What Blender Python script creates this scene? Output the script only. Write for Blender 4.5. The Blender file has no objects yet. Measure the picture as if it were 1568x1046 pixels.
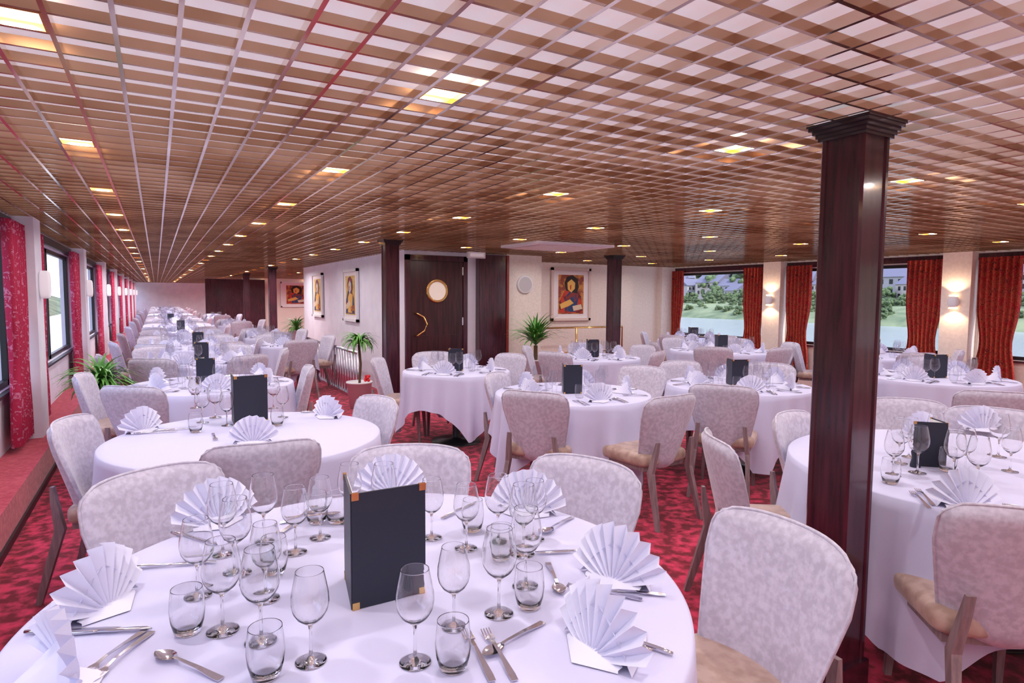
import bpy, math, random
from mathutils import Vector, Matrix
random.seed(7)
# world positions of loose items (pairs of base-36 centimetre values, offset 1.2 m), consumed in order by NX()
POS="37am5zac7j8s7h6a4fb823e46udx9gd9bobla4g5ejfndgc69m91bw9lf49hhp901qk22rhf6rjg3n7j3u7a426x4l6m4y6v5a6v5x7m5v7y4j8s4v915e8b438x3t8d3r8t3g7m3t6w4r6g5i6u4r935p7l30873s9j5h9m6f8e686u5j662w7c46f44aeb3yeq4yf957fl57el3xgb52gk3te050dy34ee4hcs5ue8bq7pb27fbg7cc67tbj6zc273be6ocw7uda78ck6tap79bv77ai6ddk8bf2852k832z7w2p7z3c7q348u3n8o5n8o688y6k7c637j5y5x5l6q5v605l6m3e9i3l98397q337h387s327k6g6i5v6w696j5z6v5066516c4w684x6ea56kaq74aa6lav7441dr41ct3l6z387i5h6m516h607d5u6z4a9b4j9a6s84677u49924g99"
WP=[((int(POS[i:i+2],36)-120)/100.0,(int(POS[i+2:i+4],36)-120)/100.0) for i in range(0,len(POS)-3,4)]
_k=[0]
def NX():
    _k[0]+=1; return WP[_k[0]-1]
# ---------------- mesh builder ----------------
class MB:
    def __init__(s): s.v=[];s.f=[];s.m=[];s.s=[]
    def add(s,vs,fs,mat=0,smooth=False,M=None):
        o=len(s.v)
        for q in vs:
            q=Vector(q)
            s.v.append(tuple(M@q if M else q))
        for q in fs:
            s.f.append([i+o for i in q]); s.m.append(mat); s.s.append(smooth)
    def box(s,c,d,mat=0,M=None):
        x,y,z=c;a,b,h=d[0]/2,d[1]/2,d[2]/2
        vs=[(x+i*a,y+j*b,z+k*h) for i in(-1,1) for j in(-1,1) for k in(-1,1)]
        s.add(vs,[(0,1,3,2),(4,6,7,5),(0,4,5,1),(2,3,7,6),(0,2,6,4),(1,5,7,3)],mat,False,M)
    def box2(s,a,b,mat=0,M=None):
        s.box([(a[i]+b[i])/2 for i in range(3)],[abs(b[i]-a[i]) for i in range(3)],mat,M)
    def lathe(s,prof,seg=24,mat=0,M=None,closed=False,smooth=True):
        vs=[];n=len(prof)
        for i in range(seg):
            t=2*math.pi*i/seg
            for r,z in prof: vs.append((r*math.cos(t),r*math.sin(t),z))
        fs=[]
        for i in range(seg):
            j=(i+1)%seg
            for k in range(n if closed else n-1):
                l=(k+1)%n
                fs.append((i*n+k,j*n+k,j*n+l,i*n+l))
        s.add(vs,fs,mat,smooth,M)
    def loft(s,secs,mat=0,M=None,smooth=False):
        vs=[]
        for c,a,b in secs:
            for i,j in((-1,-1),(1,-1),(1,1),(-1,1)): vs.append((c[0]+i*a,c[1]+j*b,c[2]))
        n=len(secs);fs=[(3,2,1,0),tuple(4*(n-1)+k for k in range(4))]
        for k in range(n-1):
            for i in range(4):
                j=(i+1)%4; fs.append((4*k+i,4*k+j,4*k+4+j,4*k+4+i))
        s.add(vs,fs,mat,smooth,M)
    def tube(s,pts,r,seg=8,mat=0,M=None):
        pts=[Vector(q) for q in pts]; vs=[];n=len(pts)
        for i,q in enumerate(pts):
            d=(pts[min(i+1,n-1)]-pts[max(i-1,0)]).normalized()
            a=Vector((0,0,1)) if abs(d.z)<.9 else Vector((1,0,0))
            u=d.cross(a).normalized(); w=d.cross(u)
            rr=r[i] if isinstance(r,(list,tuple)) else r
            for k in range(seg):
                t=2*math.pi*k/seg; vs.append(q+u*math.cos(t)*rr+w*math.sin(t)*rr)
        fs=[tuple(range(seg))[::-1],tuple((n-1)*seg+k for k in range(seg))]
        for i in range(n-1):
            for k in range(seg):
                l=(k+1)%seg; fs.append((i*seg+k,i*seg+l,(i+1)*seg+l,(i+1)*seg+k))
        s.add(vs,fs,mat,True,M)
    def sell(s,c,d,e=.3,mat=0,M=None,nu=28,nv=14):
        pw=lambda a:math.copysign(abs(a)**e,a)
        vs=[]
        for i in range(nv+1):
            b=-math.pi/2+math.pi*i/nv
            for j in range(nu):
                a=2*math.pi*j/nu
                vs.append((c[0]+d[0]/2*pw(math.cos(b))*pw(math.cos(a)),c[1]+d[1]/2*pw(math.cos(b))*pw(math.sin(a)),c[2]+d[2]/2*(math.copysign(abs(math.sin(b))**.6,math.sin(b)))))
        fs=[]
        for i in range(nv):
            for j in range(nu):
                k=(j+1)%nu; fs.append((i*nu+j,i*nu+k,(i+1)*nu+k,(i+1)*nu+j))
        s.add(vs,fs,mat,True,M)
    def mesh(s,name,mats):
        me=bpy.data.meshes.new(name); me.from_pydata(s.v,[],s.f)
        for m in mats: me.materials.append(m)
        me.polygons.foreach_set("material_index",s.m); me.polygons.foreach_set("use_smooth",s.s)
        me.update(); return me
    def obj(s,name,mats,loc=(0,0,0),rz=0,bevel=0):
        o=inst(s.mesh(name,mats),name,loc,rz)
        if bevel:
            b=o.modifiers.new("bevel","BEVEL"); b.width=bevel; b.segments=2; b.limit_method='ANGLE'
        return o
def inst(me,name,loc=(0,0,0),rz=0,sc=1):
    o=bpy.data.objects.new(name,me); o.location=loc; o.rotation_euler=(0,0,rz)
    o.scale=(sc,sc,sc) if not isinstance(sc,tuple) else sc
    bpy.context.collection.objects.link(o); return o
def T(x,y,z,rz=0,rx=0,s=1): return Matrix.Translation((x,y,z))@Matrix.Rotation(rz,4,'Z')@Matrix.Rotation(rx,4,'X')@Matrix.Scale(s,4)
# ---------------- materials ----------------
def mat(name,col,rough=.5,metal=0,col2=None,scale=10,detail=4,bump=0,bscale=None,dist=.005,sheen=0,ramp=(.4,.6),emit=None,es=0,trans=0,ior=1.45,stretch=None,coat=0):
    m=bpy.data.materials.new(name); m.use_nodes=True; nt=m.node_tree; b=nt.nodes["Principled BSDF"]
    b.inputs["Base Color"].default_value=(*col,1); b.inputs["Roughness"].default_value=rough; b.inputs["Metallic"].default_value=metal
    b.inputs["Transmission Weight"].default_value=trans; b.inputs["IOR"].default_value=ior
    if sheen: b.inputs["Sheen Weight"].default_value=sheen; b.inputs["Sheen Roughness"].default_value=.35
    if coat: b.inputs["Coat Weight"].default_value=coat; b.inputs["Coat Roughness"].default_value=.1
    if emit: b.inputs["Emission Color"].default_value=(*emit,1); b.inputs["Emission Strength"].default_value=es
    tc=nt.nodes.new("ShaderNodeTexCoord"); src=tc.outputs["Object"]
    if stretch:
        mp=nt.nodes.new("ShaderNodeMapping"); mp.inputs["Scale"].default_value=stretch; nt.links.new(src,mp.inputs[0]); src=mp.outputs[0]
    if col2:
        n=nt.nodes.new("ShaderNodeTexNoise"); n.inputs["Scale"].default_value=scale; n.inputs["Detail"].default_value=detail; nt.links.new(src,n.inputs["Vector"])
        r=nt.nodes.new("ShaderNodeValToRGB"); r.color_ramp.elements[0].position=ramp[0]; r.color_ramp.elements[1].position=ramp[1]
        r.color_ramp.elements[0].color=(*col,1); r.color_ramp.elements[1].color=(*col2,1)
        nt.links.new(n.outputs["Fac"],r.inputs[0]); nt.links.new(r.outputs[0],b.inputs["Base Color"])
    if bump:
        n=nt.nodes.new("ShaderNodeTexNoise"); n.inputs["Scale"].default_value=bscale or scale; n.inputs["Detail"].default_value=3; nt.links.new(src,n.inputs["Vector"])
        bp=nt.nodes.new("ShaderNodeBump"); bp.inputs["Strength"].default_value=bump; bp.inputs["Distance"].default_value=dist
        nt.links.new(n.outputs["Fac"],bp.inputs["Height"]); nt.links.new(bp.outputs[0],b.inputs["Normal"])
    return m
M_wall=mat("wall_paint",(.80,.77,.86),.6,col2=(.74,.71,.81),scale=3)
M_cream=mat("cream_wallcovering",(.82,.73,.66),.6,col2=(.76,.67,.60),scale=30,bump=.1,bscale=200,dist=.001)
M_cloth=mat("white_linen",(.58,.565,.76),.75,bump=.35,bscale=9,dist=.006,sheen=.1)
M_nap=mat("napkin_linen",(.72,.71,.86),.8,bump=.2,bscale=60,dist=.002)
M_carpet=mat("carpet",(.16,.002,.012),.95,col2=(.62,.03,.09),scale=13,detail=9,ramp=(.43,.62),bump=.4,bscale=300,dist=.004,sheen=.2)
M_carpet2=mat("carpet_ledge",(.36,.015,.04),.95,col2=(.5,.06,.09),scale=30,detail=6,ramp=(.35,.65),sheen=.2)
M_mah=mat("mahogany",(.030,.007,.014),.25,col2=(.075,.014,.026),scale=6,detail=6,stretch=(8,8,.6),coat=.4,ramp=(.35,.65))
M_black=mat("black_frame",(.012,.012,.015),.4)
M_leather=mat("menu_leather",(.016,.019,.036),.42,bump=.2,bscale=300,dist=.001)
M_brass=mat("brass",(.75,.48,.18),.2,1)
M_steel=mat("cutlery_steel",(.62,.60,.64),.14,1)
M_chrome=mat("chrome",(.7,.7,.76),.25,1)
M_bar=mat("ceiling_cross_bar",(.38,.215,.125),.16,.85,col2=(.54,.36,.24),scale=2)
M_bar_lit=mat("ceiling_long_bar_lit",(.58,.42,.31),.13,.95,col2=(.78,.66,.56),scale=2)  # paler than the cross bars: silver window reflections put into the colour
M_panel_glow=mat("ceiling_panel_added_glow",(.88,.88,.90),.5,emit=(.92,.86,.92),es=.36)  # panel is no lamp; faint emission added to brighten the ceiling
M_fab=mat("chair_fabric",(.47,.43,.53),.42,col2=(.59,.55,.66),scale=48,detail=10,ramp=(.40,.62),sheen=.45,bump=.25,bscale=90,dist=.002)
M_seat=mat("seat_velvet",(.38,.25,.20),.6,col2=(.52,.37,.31),scale=18,detail=5,ramp=(.4,.62),sheen=.5)
M_leg=mat("chair_wood",(.20,.14,.15),.45,col2=(.28,.20,.21),scale=6,stretch=(10,10,1))
M_glass=mat("clear_glass",(1,1,1),0,trans=1,ior=1.45)
M_pot=mat("white_pot",(.75,.72,.74),.5)
M_leaf=mat("leaf",(.05,.20,.03),.45,col2=(.16,.42,.08),scale=12)
M_trunk=mat("trunk",(.12,.07,.04),.8)
M_red=mat("red_flower",(.7,.02,.03),.5)
M_white=mat("white_plastic",(.8,.79,.82),.4)
M_sconce=mat("sconce_glass",(.85,.83,.88),.4,emit=(1,.9,.86),es=.15)
M_glow=mat("lamp_glow",(1,.8,.6),.5,emit=(1,.62,.36),es=6)
M_lamp=mat("downlight_emitter",(1,.8,.6),.5,emit=(1,.76,.52),es=5)
M_grille=mat("speaker_grille",(.55,.52,.54),.6,bump=.8,bscale=400,dist=.002)
def curtain_mat(name,a,b,c,sc):
    m=bpy.data.materials.new(name); m.use_nodes=True; nt=m.node_tree; bs=nt.nodes["Principled BSDF"]; bs.inputs["Roughness"].default_value=.85
    tc=nt.nodes.new("ShaderNodeTexCoord"); n=nt.nodes.new("ShaderNodeTexNoise"); n.inputs["Scale"].default_value=sc; n.inputs["Detail"].default_value=2; n.inputs["Distortion"].default_value=1.5
    r=nt.nodes.new("ShaderNodeValToRGB"); e=r.color_ramp.elements; e[0].position=.42; e[0].color=(*a,1); e[1].position=.64; e[1].color=(*c,1); k=e.new(.56); k.color=(*b,1)
    nt.links.new(tc.outputs["Object"],n.inputs["Vector"]); nt.links.new(n.outputs["Fac"],r.inputs[0]); nt.links.new(r.outputs[0],bs.inputs["Base Color"]); return m
M_curL=curtain_mat("curtain_floral",(.42,.010,.06),(.36,.01,.05),(.54,.16,.26),22)
M_curR=curtain_mat("curtain_red_pattern",(.38,.014,.018),(.46,.09,.04),(.14,.008,.014),22)
def pane_mat(name,k0,k1,pw,tint,rough=.02):
    m=bpy.data.materials.new(name); m.use_nodes=True; nt=m.node_tree; nt.nodes.clear()
    o=nt.nodes.new("ShaderNodeOutputMaterial"); mx=nt.nodes.new("ShaderNodeMixShader"); t=nt.nodes.new("ShaderNodeBsdfTransparent"); t.inputs[0].default_value=(*tint,1)
    g=nt.nodes.new("ShaderNodeBsdfGlossy"); g.inputs["Roughness"].default_value=rough
    lw=nt.nodes.new("ShaderNodeLayerWeight"); a=nt.nodes.new("ShaderNodeMath"); a.operation='POWER'; a.inputs[1].default_value=pw
    b=nt.nodes.new("ShaderNodeMath"); b.operation='MULTIPLY_ADD'; b.inputs[1].default_value=k1; b.inputs[2].default_value=k0
    nt.links.new(lw.outputs["Facing"],a.inputs[0]); nt.links.new(a.outputs[0],b.inputs[0]); nt.links.new(b.outputs[0],mx.inputs[0])
    nt.links.new(t.outputs[0],mx.inputs[1]); nt.links.new(g.outputs[0],mx.inputs[2]); nt.links.new(mx.outputs[0],o.inputs[0]); return m
M_pane=pane_mat("window_glass",.03,.3,4,(.95,.96,.97))
M_thin=pane_mat("thin_glassware",.06,.5,2.2,(.95,.95,.97),.05)
# ---------------- room shell ----------------
XL,XR,Y0,Y1,ZC=-1.08,9.75,-3.5,40.0,2.18
b=MB(); b.box2((XL-.1,Y0,-.1),(XR+.1,Y1,0)); b.obj("floor",[M_carpet])
b=MB(); b.box2((XL-.1,Y0,ZC+.06),(XR+.1,Y1,ZC+.15)); b.obj("ceiling",[M_panel_glow])
b=MB(); P=.14; bw=.006
for i in range(90):
    x=-.28+.07+P*(i-6)
    if XL+.02<x<XR-.02: b.box2((x-bw,Y0,ZC),(x+bw,Y1,ZC+.029),1)
P2=.141; y=1.93+P2/2-P2*38
while y<Y1-.05:
    if y>Y0: b.box2((XL,y-bw,ZC+.001),(XR,y+bw,ZC+.028),0)
    y+=P2
b.obj("trim_ceiling_grid",[M_bar,M_bar_lit])
CYR=[1.4+2.95*k for k in range(-1,13)]; CYL=[6.9+4.3*k for k in range(-2,8)]
def side(x,sgn,name,cur,CY,prot,chw,cof):
    b=MB(); xo=x-sgn*.12
    b.box2((xo,Y0,0),(x,Y1,.74)); b.box2((xo,Y0,2.05),(x,Y1,ZC+.1))
    for cy in CY:
        b.box2((xo,cy-.22,.74),(x,cy+.22,2.05))
        b.box2((x,cy-.18,0),(x+sgn*prot,cy+.18,ZC))
    b.obj("wall_"+name,[M_wall if sgn>0 else M_cream])
    b=MB(); b.box2((x,Y0,2.07),(x+sgn*.03,Y1,2.16)); b.box2((x,Y0,.71),(x+sgn*.04,Y1,.735)); b.obj("trim_"+name,[M_mah if sgn<0 else M_black])
    k=0
    for i in range(len(CY)-1):
        a0,c0=CY[i]+.22,CY[i+1]-.22
        spans=[(a0,c0)] if sgn<0 else [(a0,(a0+c0)/2-.03),((a0+c0)/2+.03,c0)]
        for a,c in spans:
            k+=1; b=MB(); xf=x-sgn*.05
            for q in((a,.74,a+.05,2.05),(c-.05,.74,c,2.05),(a,.74,c,.79),(a,2.0,c,2.05)):
                b.box2((xf-.02,q[0],q[1]),(xf+.02,q[2],q[3]),0)
            b.add([(xf,a+.04,.78),(xf,c-.04,.78),(xf,c-.04,2.01),(xf,a+.04,2.01)],[(0,1,2,3)],1)
            b.obj("window_%s_%d"%(name,k),[M_black,M_pane])
    b=MB(); nu,nv=60,16; vs=[]
    for j in range(nv+1):
        z=2.10-1.80*j/nv; wd=chw*(1-.25*math.exp(-((z-.95)/.3)**2))
        for i in range(nu+1):
            u=i/nu*2-1; vs.append((.035*math.sin(u*22+.4*math.sin(z*3)),u*wd,z))
    b.add(vs,[(j*(nu+1)+i,j*(nu+1)+i+1,(j+1)*(nu+1)+i+1,(j+1)*(nu+1)+i) for j in range(nv) for i in range(nu)],0,True)
    me=b.mesh("window_curtain",[cur])
    for cy in CY:
        for s2 in(-1,1): inst(me,"window_curtain",(x+sgn*.09,cy+s2*cof,0))
    b=MB()
    if sgn>0:
        b.sell((.04,0,0),(.08,.14,.25),.35,0); b.box((.0,0,0),(.02,.08,.16),1)
    else:
        b.sell((-.05,0,0),(.09,.13,.16),.6,1); b.box((-.045,0,.088),(.06,.09,.012),2); b.box((-.045,0,-.088),(.06,.09,.012),2)
    me=b.mesh("wall_sconce",[M_sconce,M_white,M_glow])
    for cy in CY:
        inst(me,"wall_sconce",(x+sgn*prot,cy,1.60 if sgn>0 else 1.5))
        if sgn<0 and 0<cy<9:
            for dz,rx in((.12,math.pi),(-.12,0)):
                l=bpy.data.lights.new("sconce_lamp","SPOT"); l.energy=8; l.color=(1,.65,.4); l.spot_size=2.2; l.shadow_soft_size=.03
                o=bpy.data.objects.new("sconce_lamp",l); o.location=(x-prot-.07,cy,1.5+dz); o.rotation_euler=(rx,0,0); bpy.context.collection.objects.link(o)
side(XL,1,"left",M_curL,CYL,.18,.31,.5); side(XR,-1,"right",M_curR,CYR,.2,.25,.46)
b=MB(); b.box2((XL-.1,Y0-.1,0),(XR+.1,Y0,ZC+.1)); b.obj("wall_back",[M_cream])
b=MB(); b.box2((XL-.1,Y1,0),(XR+.1,Y1+.1,ZC+.1)); b.obj("wall_far_end",[M_wall])
b=MB(); b.box2((XL,Y0,0),(XL+.27,Y1,.25),0); b.box2((XL+.27,Y0,0),(XL+.285,Y1,.05),1); b.obj("trim_carpet_ledge",[M_carpet2,M_black])
b=MB(); b.box2((3.1,8.5,0),(5.4,15.5,ZC+.055)); b.obj("wall_core",[M_wall])
b=MB(); b.box2((4.76,8.44,0),(5.4,8.5,ZC),0);b.obj("wall_core_front",[M_cream])
b=MB(); b.box2((5.4,10.0,0),(XR,10.12,ZC+.055),0); b.obj("wall_cross",[M_cream])
b=MB(); b.box2((9.35,9.85,0),(9.75,10.0,ZC),0); b.box2((8.2,9.93,0),(8.6,10.0,ZC),0); b.obj("trim_pilaster",[M_cream])
b=MB(); b.box2((2.9,26,0),(XR,26.1,ZC+.055),0); b.obj("wall_far_cross",[M_cream])
b=MB(); b.box2((1.6,25.86,0),(3.7,25.98,2.12),0); b.box2((2.1,25.82,0),(2.95,25.86,1.98),0); b.obj("door_2",[M_mah])
# door
b=MB(); x0,x1,yd=3.1,4.08,8.498
b.box2((x0,yd-.06,0),(x0+.07,yd,2.12),0); b.box2((x1-.07,yd-.06,0),(x1,yd,2.12),0); b.box2((x0,yd-.06,2.04),(x1,yd,2.12),0)
b.box2((x0+.07,yd-.04,0),(x1-.07,yd-.005,2.04),1)
b.box2((x0+.17,yd-.048,.15),(x1-.17,yd-.035,.95),1)
Md=Matrix.Translation(((x0+x1)/2,yd-.045,1.60))@Matrix.Rotation(math.pi/2,4,'X')
b.lathe([(.135,0),(.135,.015),(.165,.015),(.175,0)],32,2,Md); b.lathe([(0,0.002),(.135,.002)],32,3,Md)
b.tube([(x0+.14,yd-.05,1.28),(x0+.16,yd-.10,1.27),(x0+.25,yd-.11,1.22),(x0+.30,yd-.11,1.12),(x0+.26,yd-.11,1.02),(x0+.16,yd-.10,.95),(x0+.14,yd-.05,.95)],.014,8,2)
for z in(.3,1.15,1.9): b.box((x1-.075,yd-.045,z),(.03,.02,.12),4)
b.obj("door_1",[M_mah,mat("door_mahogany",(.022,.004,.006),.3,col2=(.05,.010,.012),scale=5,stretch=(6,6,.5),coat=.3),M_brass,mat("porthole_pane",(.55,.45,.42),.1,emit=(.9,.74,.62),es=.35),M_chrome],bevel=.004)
b=MB(); b.box2((4.24,8.36,0),(4.74,8.495,2.16),0); b.box2((4.70,8.34,0),(4.745,8.36,2.16),1); b.obj("trim_dark_panel",[M_mah,mat("panel_edge_red",(.22,.03,.025),.3)],bevel=.006)
b=MB(); b.box((0,0,0),(.28,.06,.09),0); b.box((0,-.032,0),(.22,.004,.05),1); b.obj("exit_sign",[M_white,M_sconce],(4.1,8.2,2.13),bevel=.008)
b=MB(); Md=Matrix.Rotation(math.pi/2,4,'X'); b.lathe([(0,.035),(.11,.03),(.12,.028)],32,0,Md); b.lathe([(.12,.03),(.14,.03),(.145,0)],32,1,Md); b.obj("wall_speaker",[M_grille,M_white],(5.08,8.44,1.72))
# pillars
def pillar():
    b=MB(); h=.085
    sec=[]
    for q in range(4):
        a=q*math.pi/2; c,s_=math.cos(a),math.sin(a)
        for x,y in((h,-h+.024),(h-.006,-h+.028),(h-.006,h-.028),(h,h-.024),(h,h-.009),(h-.009,h)):
            sec.append((x*c-y*s_,x*s_+y*c))
    n=len(sec); vs=[(x,y,0) for x,y in sec]+[(x,y,ZC) for x,y in sec]
    b.add(vs,[(i,(i+1)%n,n+(i+1)%n,n+i) for i in range(n)],0)
    b.box((0,0,.05),(.19,.19,.10),0)
    for z,w,t in((2.125,.185,.012),(2.138,.198,.014),(2.152,.215,.014),(2.166,.235,.014),(2.176,.245,.008)): b.box((0,0,z),(w,w,t),1)
    return b.mesh("mahogany_pillar",[M_mah,mat("capital_wood",(.02,.008,.018),.25,coat=.5)])
pm=pillar()
for x,y in((2.31,1.42),(2.43,7.14),(2.40,15.6),(2.40,20.5),(6.25,7.65),(6.3,1.0)):
    inst(pm,"mahogany_pillar",(x,y,0))
# ceiling lights
b=MB(); s_=.06
b.add([(-s_,-s_,0),(s_,-s_,0),(s_,s_,0),(-s_,s_,0)],[(0,3,2,1)],0)
for q in((-.064,-.064,-.058,.064),(.058,-.064,.064,.064),(-.058,-.064,.058,-.058),(-.058,.058,.058,.064)): b.box2((q[0],q[1],-.018),(q[2],q[3],.008),1)
lm=b.mesh("recessed_ceiling_light",[M_lamp,M_brass])
LX=[-.28+.14*k for k in(0,8,18,28,39,50,61)]; LYs=[1.93+1.41*k for k in range(-3,27)]
for x in LX:
    for j,y in enumerate(LYs):
        if 3.0<x<5.5 and 8.4<y<15.6: continue
        inst(lm,"recessed_ceiling_light",(x,y,ZC+.018))
        if y<12 or j%3==0:
            l=bpy.data.lights.new("downlight","AREA"); l.energy=7.4 if y<12 else 30; l.size=.06; l.color=(1,.94,.95)
            o=bpy.data.objects.new("downlight",l); o.location=(x,y,ZC+.012); bpy.context.collection.objects.link(o)
b=MB(); b.box((0,0,0),(1.15,.9,.03),0); b.box((0,0,-.02),(.95,.7,.02),1); b.obj("ceiling_air_vent",[M_white,M_cream],(4.45,6.6,2.165),bevel=.01)
# paintings
def painting(name,w,h,loc,rz,cols,fig=True,frame=None):
    b=MB(); fr=.05
    for q in((-w/2,-h/2,-w/2+fr,h/2),(w/2-fr,-h/2,w/2,h/2),(-w/2,-h/2,w/2,-h/2+fr),(-w/2,h/2-fr,w/2,h/2)):
        b.box2((q[0],-.045,q[1]),(q[2],0,q[3]),0)
    b.box2((-w/2+.02,-.02,-h/2+.02),(w/2-.02,0,h/2-.02),1)
    iw,ih=w*.32,h*.37
    b.box2((-iw,-.026,-ih),(iw,-.02,ih),2)
    def poly(pts,m,d): b.add([(x*iw,-.026-d,z*ih) for x,z in pts],[tuple(range(len(pts)))],m)
    if fig:
        poly([(-.95,-.95),(.95,-.95),(.8,-.1),(.35,.25),(-.5,.2),(-.9,-.3)],3,.001)
        poly([(-.45,-.1),(.1,.3),(.6,0),(.4,-.9),(-.5,-.9)],4,.002)
        poly([(-.42,.2),(-.55,.6),(-.35,.9),(.1,.98),(.5,.8),(.6,.4),(.45,.05)],5,.003)
        poly([(-.28,.25),(-.32,.6),(0,.78),(.3,.6),(.28,.3),(0,.1)],6,.004)
        poly([(-.12,.45),(.0,.5),(-.02,.25),(-.1,.25)],3,.005)
        poly([(-.9,-.5),(-.1,-.25),(.2,-.45),(-.2,-.6),(-.8,-.75)],6,.005)
        poly([(.1,-.6),(.8,-.5),(.9,-.75),(.2,-.85)],7,.005)
    return b.obj(name,[frame or M_white,mat("mat_board",(.82,.76,.76),.7)]+cols,loc,rz)
PC=[mat("paint_ochre",(.55,.22,.04),.6,col2=(.25,.05,.03),scale=9,ramp=(.45,.55)),mat("paint_red",(.50,.04,.02),.6,col2=(.08,.01,.02),scale=7,ramp=(.45,.55)),mat("paint_blue",(.02,.05,.14),.6,col2=(.25,.03,.02),scale=8,ramp=(.5,.55)),mat("paint_black",(.02,.01,.01),.6),mat("paint_yellow",(.75,.42,.10),.6),mat("paint_white",(.7,.55,.4),.6)]
painting("framed_painting",.94,1.03,(7.07,9.99,1.58),0,PC,frame=mat("frame_pale",(.70,.56,.50),.4))
PC2=[mat("paint_gold",(.6,.35,.05),.6,col2=(.7,.5,.2),scale=9),PC[2],PC[4],PC[2],PC[5],PC[0]]
for y in(11.25,13.9): painting("framed_painting",.95,.95,(3.09,y,1.53),-math.pi/2,PC2)
painting("framed_painting",1.2,1.0,(4.9,25.98,1.55),0,PC)
b=MB(); b.tube([(2.5,8.8,.70),(2.5,12.9,.70)],.025); b.box2((2.47,8.8,0),(2.53,12.9,.05))
for k in range(28): b.tube([(2.5,8.8+k*.15,.04),(2.5,8.8+k*.15,.70)],.016,6)
b.obj("stair_railing",[M_chrome])
b=MB(); b.tube([(5.7,9.4,0),(5.7,9.4,.96),(7.9,9.4,.96),(7.9,9.4,0)],.02); b.tube([(5.7,9.4,.5),(7.9,9.4,.5)],.014); b.tube([(6.8,9.4,0),(6.8,9.4,.96)],.02); b.obj("brass_handrail",[M_brass])
# ---------------- chair ----------------
def chair():
    b=MB(); nu,nv=24,20
    def pt(u,v,side):
        w=.168+.085*min(1,v/.75)**.9
        if v>.86: w*=1-.11*((v-.86)/.14)**2.4
        if v<.12: w*=1-.08*((.12-v)/.12)**2
        z=.36+.515*v-.020*abs(u)**4*v
        y=-.185-.115*v+.085*u*u*(1-.25*v)
        t=.027*max(0,1-abs(u)**8)**.5*max(0,1-abs(2*v-1)**12)**.5
        return (u*w,y+side*t,z)
    for sd in(1,-1):
        vs=[pt(i/nu*2-1,j/nv,sd) for j in range(nv+1) for i in range(nu+1)]
        fs=[(j*(nu+1)+i,j*(nu+1)+i+1,(j+1)*(nu+1)+i+1,(j+1)*(nu+1)+i) for j in range(nv) for i in range(nu)]
        if sd>0: fs=[q[::-1] for q in fs]
        b.add(vs,fs,0,True)
    rim=[pt(-1,k/20,0) for k in range(1,20)]+[pt(-1+2*k/16,1,0) for k in range(1,16)]+[pt(1,1-k/20,0) for k in range(1,20)]
    b.tube(rim,.0055,6,0)
    b.sell((0,.02,.43),(.46,.46,.10),.24,1); b.box((0,.02,.375),(.40,.40,.03),2)
    for s in(-1,1):
        b.loft([((s*.20,.215,0),.012,.012),((s*.185,.19,.39),.02,.02)],2)
        b.loft([((s*.215,-.33,0),.012,.014),((s*.19,-.235,.36),.016,.022),((s*.175,-.262,.50),.015,.014),((s*.168,-.272,.57),.014,.008)],2)
    return b.mesh("dining_chair",[M_fab,M_seat,M_leg])
cm=chair()
# ---------------- table ----------------
def table(r,seed,half=.33):
    rnd=random.Random(seed); ph=[rnd.uniform(0,6.28) for _ in range(6)]
    b=MB(); N=288
    rings=[(0.0001,0),(r*.35,0),(r*.7,0),(r*.95,0),(r-.004,0),(r+.004,-.004)]
    nd=12; vs=[]
    for i in range(N):
        t=2*math.pi*i/N; c,s=math.cos(t),math.sin(t)
        L=min((r+half)/max(abs(c),abs(s))-r,.62)
        for R_,dz in rings: vs.append((R_*c,R_*s,.75+dz))
        cn=(L-half)/.3
        for k in range(1,nd+1):
            q=k/nd; A=(.022+.018*cn)*q**1.1
            w=math.sin(19*t+ph[0]+1.6*math.sin(3*t+ph[1]))*.75+math.sin(31*t+ph[2]+1.2*math.sin(2*t+ph[3]))*.35
            rr=r+.006+q*(.035+.02*cn)+A*w
            vs.append((rr*c,rr*s,.745-L*q*.99))
    n=len(rings)+nd
    b.add(vs,[(i*n+k,((i+1)%N)*n+k,((i+1)%N)*n+k+1,i*n+k+1) for i in range(N) for k in range(n-1)],0,True)
    b.lathe([(0,.715),(r-.01,.715),(r-.01,.743),(0,.743)],48,1)
    b.lathe([(.26,0),(.26,.015),(.06,.03),(.04,.06),(.04,.70),(.12,.715)],24,1)
    return b.mesh("dining_table",[M_cloth,M_black])
# ---------------- tableware ----------------
def wine(b,M=None,seg=28,mt=0,thin=False):
    out=[(0,0),(.034,0),(.0352,.0004),(.0355,.0015),(.030,.0035),(.010,.007),(.0045,.014),(.0036,.03),(.0036,.075),(.006,.088),(.016,.094),(.030,.106),(.039,.122),(.0425,.14),(.0415,.16),(.037,.185),(.0317,.2115),(.0315,.213)]
    inn=[(.0313,.2134),(.0307,.2134),(.0305,.213),(.0307,.2115),(.036,.185),(.0405,.16),(.0414,.14),(.038,.123),(.029,.108),(.015,.0965),(0,.094)]
    b.lathe(out if thin else out+inn,seg,mt,M)
def tumbler(b,M=None,seg=28,mt=0,thin=False):
    out=[(0,0),(.020,0),(.024,.001),(.029,.006),(.035,.03),(.0375,.055),(.036,.08),(.0331,.1035),(.033,.105)]
    inn=[(.0328,.1054),(.0322,.1054),(.032,.105),(.0321,.1035),(.035,.08),(.0363,.055),(.0335,.03),(.027,.012),(0,.010)]
    b.lathe(out if thin else out+inn,seg,mt,M)
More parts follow.
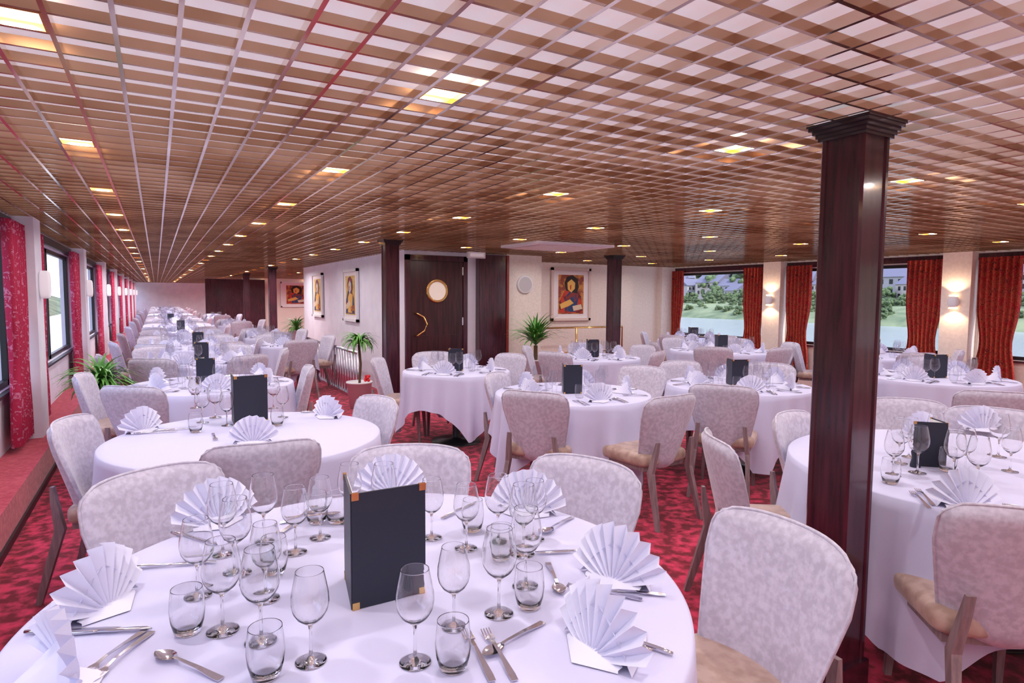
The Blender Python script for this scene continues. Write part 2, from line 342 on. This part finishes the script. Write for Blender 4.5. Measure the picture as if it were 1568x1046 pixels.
def knife(b,M=None,mt=0):
    b.tube([(0,0,.006),(.02,0,.006),(.09,0,.006),(.10,0,.006)],[.004,.006,.0045,.003],8,mt,M)
    vs=[]
    for x,w0,w1 in((.10,-.004,.004),(.12,-.006,.008),(.17,-.006,.0095),(.20,-.006,.008),(.215,-.005,-.002)):
        vs+=[(x,w0,.005),(x,w1,.005),(x,w1*.9,.007),(x,w0,.0075)]
    b.add(vs,[(4*k+i,4*k+(i+1)%4,4*k+4+(i+1)%4,4*k+4+i) for k in range(4) for i in range(4)],mt,True,M)
def strip(b,secs,mt,M,th=.0018):
    vs=[]
    for x,w,z in secs: vs+=[(x,-w,z),(x,w,z),(x,w,z+th),(x,-w,z+th)]
    n=len(secs)
    b.add(vs,[(3,2,1,0),(4*n-4,4*n-3,4*n-2,4*n-1)]+[(4*k+i,4*k+(i+1)%4,4*k+4+(i+1)%4,4*k+4+i) for k in range(n-1) for i in range(4)],mt,False,M)
def fork(b,M=None,mt=0):
    strip(b,[(0,.007,.002),(.02,.008,.003),(.07,.005,.007),(.12,.0035,.010),(.145,.005,.007),(.155,.011,.005)],mt,M)
    for k in range(4):
        yy=-.0095+k*.0063; Mk=(M or Matrix())@Matrix.Translation((0,yy,0)); strip(b,[(.153,.0019,.005),(.175,.0017,.003),(.197,.001,.007)],mt,Mk)
def spoon(b,M=None,mt=0):
    strip(b,[(0,.008,.002),(.02,.008,.003),(.07,.005,.008),(.125,.0035,.010),(.142,.004,.009)],mt,M)
    vs=[];nu,nv=9,8
    for i in range(nu):
        u=i/(nu-1); x=.138+.062*u; w=.020*math.sin(math.pi*min(max(u,.03),.985))**.6*(1-.15*u)
        for j in range(nv):
            v=j/(nv-1)*2-1; vs.append((x,w*v,.009-.0065*(1-v*v)*math.sin(math.pi*u)))
    b.add(vs,[(i*nv+j,(i+1)*nv+j,(i+1)*nv+j+1,i*nv+j+1) for i in range(nu-1) for j in range(nv-1)],mt,True,M)
def napkin(b,M=None,mt=0,seed=0):
    # pleated fan standing upright, held by a triangular folded tail behind it
    rnd=random.Random(seed+5); n=20; rr=.138; rows=7; vs=[]
    for i in range(n+1):
        q0=i/n; a=math.pi*(.09+.82*q0); zig=(1 if i%2 else -1)
        Ri=rr*(1+.02*rnd.uniform(-1,1)-.12*abs(q0-.5))
        for k in range(rows+1):
            q=k/rows; R_=.012+Ri*q
            yy=zig*(.003+.010*q)+.16*R_*math.sin(a)+.03*q*q*(math.cos(a))**2
            vs.append((R_*math.cos(a)*.92,yy,.003+max(0,R_*math.sin(a)-.010)))
    m=rows+1
    b.add(vs,[(i*m+k,(i+1)*m+k,(i+1)*m+k+1,i*m+k+1) for i in range(n) for k in range(rows)],mt,False,M)
    tl=[];N=8
    for i in range(N+1):
        q=i/N; hw=.095*(1-q)**.8+.004; h=.095*(1-q)**1.2+.004
        for s_ in(-1,-.6,-.25,0,.25,.6,1): tl.append((hw*s_,.012+.135*q,.002+h*(1-abs(s_)**1.3)))
    b.add(tl,[(i*7+k,i*7+k+1,(i+1)*7+k+1,(i+1)*7+k) for i in range(N) for k in range(6)],mt,True,M)
    fb=[]
    for i in range(9):
        u=i/8*2-1
        for y_,z_ in((-.050*(1-abs(u)),.002),(-.030*(1-abs(u)),.009),(.0,.014),(.012,.020)): fb.append((.075*u,y_,z_*(1-.5*u*u)))
    b.add(fb,[(i*4+k,(i+1)*4+k,(i+1)*4+k+1,i*4+k+1) for i in range(8) for k in range(3)],mt,True,M)
def menu(b,M=None,w=.19,h=.29):
    for an,pg in((0,1),(math.radians(80),-1)):
        Mr=(M or Matrix())@Matrix.Rotation(an,4,'Z')
        b.box((w/2,0,h/2),(w,.006,h),0,Mr); b.box((w/2,.005*pg,h/2),(w-.015,.004,h-.015),1,Mr)
        for cz in(.008,h-.008):
            b.box((w-.008,0,cz),(.018,.009,.018),2,Mr)
            if an==0: b.box((.008,0,cz),(.018,.009,.018),2,Mr)
def mk(fn,name,mats,**k):
    b=MB(); fn(b,**k); return b.mesh(name,mats)
m_wine=mk(wine,"wine_glass",[M_glass]); m_tum=mk(tumbler,"water_tumbler",[M_glass])
m_kn=mk(knife,"table_knife",[M_steel]); m_fk=mk(fork,"table_fork",[M_steel]); m_sp=mk(spoon,"table_spoon",[M_steel])
m_nap=[mk(napkin,"folded_napkin",[M_nap],seed=k) for k in range(3)]
m_menu=mk(menu,"menu_folder",[M_leather,mat("menu_page",(.8,.78,.75),.7),M_brass])
def setting(r,n):
    b=MB()
    for k in range(n):
        M=Matrix.Rotation(2*math.pi*k/n,4,'Z')
        A=M@Matrix.Translation((0,-r+.15,.751))
        napkin(b,A,0,k)
        wine(b,M@Matrix.Translation((.10,-r+.35,.751)),16,1,True); wine(b,M@T(.02,-r+.38,.751,s=.92),16,1,True); tumbler(b,M@Matrix.Translation((-.07,-r+.36,.751)),16,1,True)
        knife(b,A@T(.15,-.10,0,math.pi/2),2); spoon(b,A@T(.175,-.09,0,math.pi/2),2); fork(b,A@T(-.15,-.10,0,math.pi/2),2); fork(b,A@T(-.18,-.10,0,math.pi/2),2)
    return b.mesh("table_setting",[M_nap,M_thin,M_steel])
def pmill(x,y):
    b=MB(); b.lathe([(0,0),(.022,0),(.022,.01),(.015,.04),(.02,.07),(.012,.085),(.018,.10),(.010,.115),(0,.12)],16,0); return b.obj("pepper_mill",[M_leather],(x,y,.751))
# ---------------- tables ----------------
TB={'T1':(.48,1.54,.80),'T2':(.42,3.62,.70),'T6':(2.9,4.05,.62),'T8':(4.5,3.75,.62),'T11':(3.3,1.35,.82),'T10':(6.75,3.2,.66),'T5':(2.7,5.85,.55),'T7':(4.9,6.4,.6),'T9':(7.3,6.4,.75),'T12':(8.6,4.9,.7),'T13':(8.7,8.3,.65)}
tm={}
def get_t(r,v):
    k=(round(r,2),v)
    if k not in tm: tm[k]=table(r,int(r*100)+v*7)
    return tm[k]
sm={}
def get_s(r,n):
    k=(round(r,2),n)
    if k not in sm: sm[k]=setting(r,n)
    return sm[k]
def ch(B,tc,gap=None):
    d=Vector((tc[0]-B[0],tc[1]-B[1]))
    if gap and d.length<gap: B=(tc[0]-d.normalized().x*gap,tc[1]-d.normalized().y*gap)
    d.normalize()
    o=Vector(B)+d*.30; rz=math.atan2(d.y,d.x)-math.pi/2
    inst(cm,"dining_chair",(o.x,o.y,0),rz)
def auto_ch(tc,r,angs,gap=.32):
    for a in angs:
        a=math.radians(a); ch((tc[0]+(r+gap)*math.cos(a),tc[1]+(r+gap)*math.sin(a)),tc)
rot={'T1':.5,'T2':.3,'T6':.9,'T8':.2,'T11':.95,'T10':.4,'T5':.6,'T7':.1,'T9':.3,'T12':.7,'T13':.2}
for k,(x,y,r) in TB.items(): inst(get_t(r,len(k)),"dining_table",(x,y,0),rot[k])
for k,n in(('T6',5),('T8',6),('T10',6),('T5',4),('T7',5),('T9',6),('T12',6),('T13',5)):
    x,y,r=TB[k]; inst(get_s(r,n),"table_setting",(x,y,0),rot[k]+.2)
    inst(m_menu,"menu_folder",(x-.1,y-.02,.751),-.35,.8)
for i in range(13):
    y=5.9+2.1*i if i<4 else 12.2+2.6*(i-3)
    cols=[(.40,.66)]+([(1.70,.48)] if i in(2,3,5,7) else [])
    for x,r in cols:
        inst(get_t(r,i%2),"dining_table",(x,y,0),.3+i)
        inst(get_s(r,6 if r>.6 else 4),"table_setting",(x,y,0),i*.7)
        if i in(0,1,2,4,6) and (x<1 or i==4): inst(m_menu,"menu_folder",(x-.12+.08*(i%3),y-.1*(i%2),.751),-.3+.1*i,.78)
        if x<1 and i>0: auto_ch((x,y),r,[190,240,300,352,60,120])
        elif x>1: auto_ch((x,y),r,[-80,95,10])
for q,t in enumerate(('T1','T1','T1','T1','T2','T2','T2','T6','T6','T6','T6','T8','T11','T11','T11','T10')):
    P0=NX()
    if q==3: ch((1.585,1.10),(.4,1.22))
    else: ch(P0,TB[t],TB[t][2]+.06)
for q in range(3): ch(NX(),(.40,5.9),.74)
ch((2.36,.80),(2.93,1.48))
auto_ch(TB['T5'],.55,[150,85,15]); auto_ch(TB['T7'],.6,[200,140,60,0,300]); auto_ch(TB['T9'],.75,[215,270,150,90,30,330]); auto_ch(TB['T10'],.66,[150,90,30,300])
auto_ch(TB['T8'],.62,[80,20,320]); auto_ch(TB['T12'],.7,[180,240,120,60,300]); auto_ch(TB['T13'],.65,[200,260,130]); auto_ch(TB['T11'],.82,[20,330])
# ---------------- loose items on the near tables ----------------
Z=.7515
def put(me,name,n,sc=1,rz=None):
    for i in range(n):
        x,y=NX(); inst(me[i%len(me)] if isinstance(me,list) else me,name,(x,y,Z),rz[i] if rz else i*1.3,sc if not isinstance(sc,list) else sc[i%len(sc)])
put(m_wine,"wine_glass",14,[1,1,.92,.95,.9,1])
put(m_tum,"water_tumbler",6)
put(m_nap,"folded_napkin",7,1.1,[.9,.3,-.2,-.7,-1.2,-1.5,1.9])
put(m_wine,"wine_glass",8,[1,.92])
put(m_tum,"water_tumbler",2)
put(m_nap,"folded_napkin",3,1.0,[.6,-.3,-1.0])
put(m_wine,"wine_glass",10,[1,.92])
put(m_tum,"water_tumbler",2)
put(m_nap,"folded_napkin",3,1.05,[-.6,-.2,-.5])
def cut(me,name,n):
    for q in range(n):
        P0=NX();P1=NX(); inst(me,name,(P0[0],P0[1],Z),math.atan2(P1[1]-P0[1],P1[0]-P0[0]))
cut(m_kn,"table_knife",8); cut(m_fk,"table_fork",9); cut(m_sp,"table_spoon",6)
for x,y,a in((-.129,3.93,-.16),(-.03,3.96,-.1),(2.73,1.045,-1.2),(.80,4.16,-.3)): inst(m_kn,"table_knife",(x,y,Z),a)
for x,y,s in((.83,1.36,1),(.80,1.66,.94),(.34,1.88,.94),(.07,1.72,.95),(.64,1.96,1),(.22,1.62,.92),(1.02,1.62,.9)): inst(m_wine,"wine_glass",(x,y,Z),0,s)
for x,y in((.26,1.76),(.88,1.78),(.45,2.10)): inst(m_tum,"water_tumbler",(x,y,Z))
for x,y,a,s in((.395,1.46,.0,1),(.38,3.93,.15,1),(3.12,1.42,.95,.72)): inst(m_menu,"menu_folder",(x,y,Z),a,s)
pmill(3.02,1.50)
# ---------------- plants ----------------
def blades(b,n,L,w,z0,seed,up=.6,mt=1,droop=1.0):
    rnd=random.Random(seed)
    for k in range(n):
        a=rnd.uniform(0,6.28); l=L*rnd.uniform(.7,1.1); ns=8; vs=[]
        ca,sa=math.cos(a),math.sin(a); x=0;z=z0; ang=rnd.uniform(.55,1.5)*up; dr=(.20+.16*rnd.random())*droop
        for i in range(ns):
            q=i/(ns-1); ww=w*(math.sin(math.pi*(q*.85+.12)))
            vs+=[(x*ca-ww*sa,x*sa+ww*ca,z),(x*ca+ww*sa,x*sa-ww*ca,z+.002)]
            x+=l/ns*math.cos(ang); z+=l/ns*math.sin(ang); ang-=dr
        b.add(vs,[(2*i,2*i+1,2*i+3,2*i+2) for i in range(ns-1)],mt,True)
def pot(b,r,h):
    b.lathe([(0,0),(r*.75,0),(r,h),(r*1.04,h),(r*1.04,h-.02),(r*.93,h-.02),(0,h-.03)],28,0)
b=MB(); pot(b,.17,.66); blades(b,190,.50,.015,.64,1,1.1,droop=1.1); b.obj("potted_spider_plant",[M_pot,M_leaf],(-.46,6.75,0))
b=MB(); pot(b,.17,.36); b.tube([(0,0,.3),(.02,0,.6),(0,.01,.86)],.018,8,2); blades(b,110,.40,.014,.86,2,1.0,droop=1.2)
for k in range(7): b.sell((random.uniform(.05,.14),random.uniform(-.14,-.05),random.uniform(.38,.44)),(.04,.04,.04),1,3,None,8,6)
b.obj("potted_palm",[M_pot,M_leaf,M_trunk,M_red],(2.36,8.25,0))
b=MB(); pot(b,.2,.6); b.tube([(0,0,.5),(0,0,.8)],.03,8,2); blades(b,150,.62,.017,.80,3,1.15,droop=.65); b.obj("potted_yucca",[M_pot,M_leaf,M_trunk],(4.90,7.80,0))
b=MB(); pot(b,.2,.6); blades(b,110,.65,.016,.58,4,1.1); b.obj("potted_fern",[M_pot,M_leaf],(3.2,17,0))
# ---------------- outside ----------------
def hz(x,y): return .6*(math.sin(y*.05+x*.06)+.5*math.sin(y*.13+x*.2))
def hx(x):
    pts=[(72,-1.7),(76,-.4),(95,1.6),(120,10),(170,34),(260,66),(380,85)]
    if x<=72: return -1.7
    for (a,c),(d,e) in zip(pts,pts[1:]):
        if x<=d: return c+(e-c)*(x-a)/(d-a)
    return 85
def ground(name,xs,zf,y0,y1,m,amp):
    ny=80; vs=[]
    for x in xs:
        for j in range(ny+1):
            y=y0+(y1-y0)*j/ny; vs.append((x,y,zf(x)+(amp*hz(x,y) if zf(x)>0 else 0)))
    n=ny+1; b=MB(); b.add(vs,[(i*n+j,i*n+j+1,(i+1)*n+j+1,(i+1)*n+j) for i in range(len(xs)-1) for j in range(ny)],0,True); return b.obj(name,[m])
M_hill=mat("hillside_green",(.07,.11,.05),.9,col2=(.19,.23,.11),scale=.35,detail=10,ramp=(.35,.65))
M_tree=mat("tree_foliage",(.045,.08,.035),.9,col2=(.14,.20,.08),scale=2.2,detail=8,ramp=(.35,.65),bump=1,bscale=3,dist=.3)
M_water=mat("river_water",(.24,.28,.26),.22,bump=.5,bscale=1.2,dist=.10)
ground("hillside_right",[72,76,80,87,95,107,120,145,170,215,260,380],hx,-150,330,M_hill,1)
hl=lambda x:{-12:-1.7,-15:.2,-18:1.2,-24:2.5,-32:8,-60:22}[x]
ground("hillside_left",[-12,-15,-18,-24,-32,-60],hl,-60,150,M_hill,.2)
b=MB(); b.add([(-400,-400,-1.5),(400,-400,-1.5),(400,600,-1.5),(-400,600,-1.5)],[(0,1,2,3)]); b.obj("river",[M_water])
def tree(seed):
    rnd=random.Random(seed); b=MB(); b.tube([(0,0,0),(0,0,2.2)],.15,6,1)
    for k in range(34):
        a=rnd.uniform(0,6.28); q=rnd.uniform(0,1.5); s=rnd.uniform(.6,1.3); b.sell((q*math.cos(a),q*math.sin(a),rnd.uniform(.8,4.2-q*.6)),(s,s,s*.9),.9,0,None,10,6)
    return b.mesh("riverside_tree",[M_tree,M_trunk])
tms=[tree(k) for k in range(3)]
rnd=random.Random(3)
def gz(x,y): return hx(x)+(hz(x,y) if hx(x)>0 else 0)
for k in range(420):
    y=rnd.uniform(5,170); x=rnd.uniform(75,91)
    inst(tms[k%3],"riverside_tree",(x,y,gz(x,y)-.9),k,(rnd.uniform(.32,.52)*(1.3 if x>84 else 1),)*3)
for k in range(230):
    y=rnd.uniform(5,200); x=rnd.uniform(95,150)
    inst(tms[k%3],"riverside_tree",(x,y,gz(x,y)-.6),k,rnd.uniform(.7,1.3))
for k in range(110):
    x=rnd.uniform(-25,-14); inst(tms[k%3],"riverside_tree",(x,rnd.uniform(0,110),.2 if x>-18 else 1.2),k,rnd.uniform(.6,1.2))
def house():
    b=MB(); b.box2((-4,-5,-2),(4,5,5),0)
    b.add([(-4.4,-5.3,4.9),(4.4,-5.3,4.9),(4.4,5.3,4.9),(-4.4,5.3,4.9),(0,-5.3,8),(0,5.3,8)],[(0,4,5,3),(1,2,5,4),(0,1,4),(3,5,2)],1)
    for y in(-3.4,-1.2,1.2,3.4):
        for z in(1.5,3.7): b.box((-4.02,y,z),(.1,.9,1.2),2)
    for x in(-2,2):
        for z in(1.5,3.7): b.box((x,-5.02,z),(.9,.1,1.2),2)
    return b
hm=[house().mesh("hillside_house",[mat("house_wall%d"%i,c,.9),mat("slate_roof%d"%i,(.13,.13,.17),.8),M_black]) for i,c in enumerate([(.40,.39,.41),(.34,.33,.33),(.42,.38,.34)])]
for k in range(60):
    x=rnd.uniform(92,99) if k%2 else rnd.uniform(99,112); y=20+k*2.4+rnd.uniform(-1,1)
    inst(hm[k%3],"hillside_house",(x,y,gz(x,y)-.3),rnd.choice([0,1.57,.3,-.4]),rnd.uniform(.42,.6))
# world / sun
w=bpy.data.worlds.new("sky"); bpy.context.scene.world=w; w.use_nodes=True; nt=w.node_tree; bg=nt.nodes["Background"]
tc=nt.nodes.new("ShaderNodeTexCoord"); sp=nt.nodes.new("ShaderNodeSeparateXYZ"); r=nt.nodes.new("ShaderNodeValToRGB")
r.color_ramp.elements[0].color=(.88,.88,1,1); r.color_ramp.elements[1].color=(.5,.58,1,1); r.color_ramp.elements[1].position=.7
nt.links.new(tc.outputs["Generated"],sp.inputs[0]); nt.links.new(sp.outputs["Z"],r.inputs[0]); nt.links.new(r.outputs[0],bg.inputs[0]); bg.inputs[1].default_value=3.2
l=bpy.data.lights.new("sun","SUN"); l.energy=5.0; l.angle=.02; l.color=(1,.95,.88); o=bpy.data.objects.new("sun",l); o.rotation_euler=(math.radians(42),0,math.radians(12)); bpy.context.collection.objects.link(o)
# camera
f=945.0; yaw=math.radians(29.93); p=math.radians(4.12); rho=math.radians(0.43)
F=Vector((math.sin(yaw)*math.cos(p),math.cos(yaw)*math.cos(p),-math.sin(p)))
R=Vector((math.cos(yaw),-math.sin(yaw),0)); U=R.cross(F)
R2=R*math.cos(rho)+U*math.sin(rho); U2=-R*math.sin(rho)+U*math.cos(rho)
cam=bpy.data.cameras.new("camera"); cam.sensor_width=36; cam.lens=36*f/1568; cam.clip_end=2000; cam.clip_start=.05
co=bpy.data.objects.new("camera",cam); bpy.context.collection.objects.link(co)
Mx=Matrix((R2,U2,-F)).transposed().to_4x4(); Mx.translation=(0,0,1.52); co.matrix_world=Mx
sc=bpy.context.scene; sc.camera=co
sc.view_settings.view_transform='Standard'; sc.view_settings.exposure=0
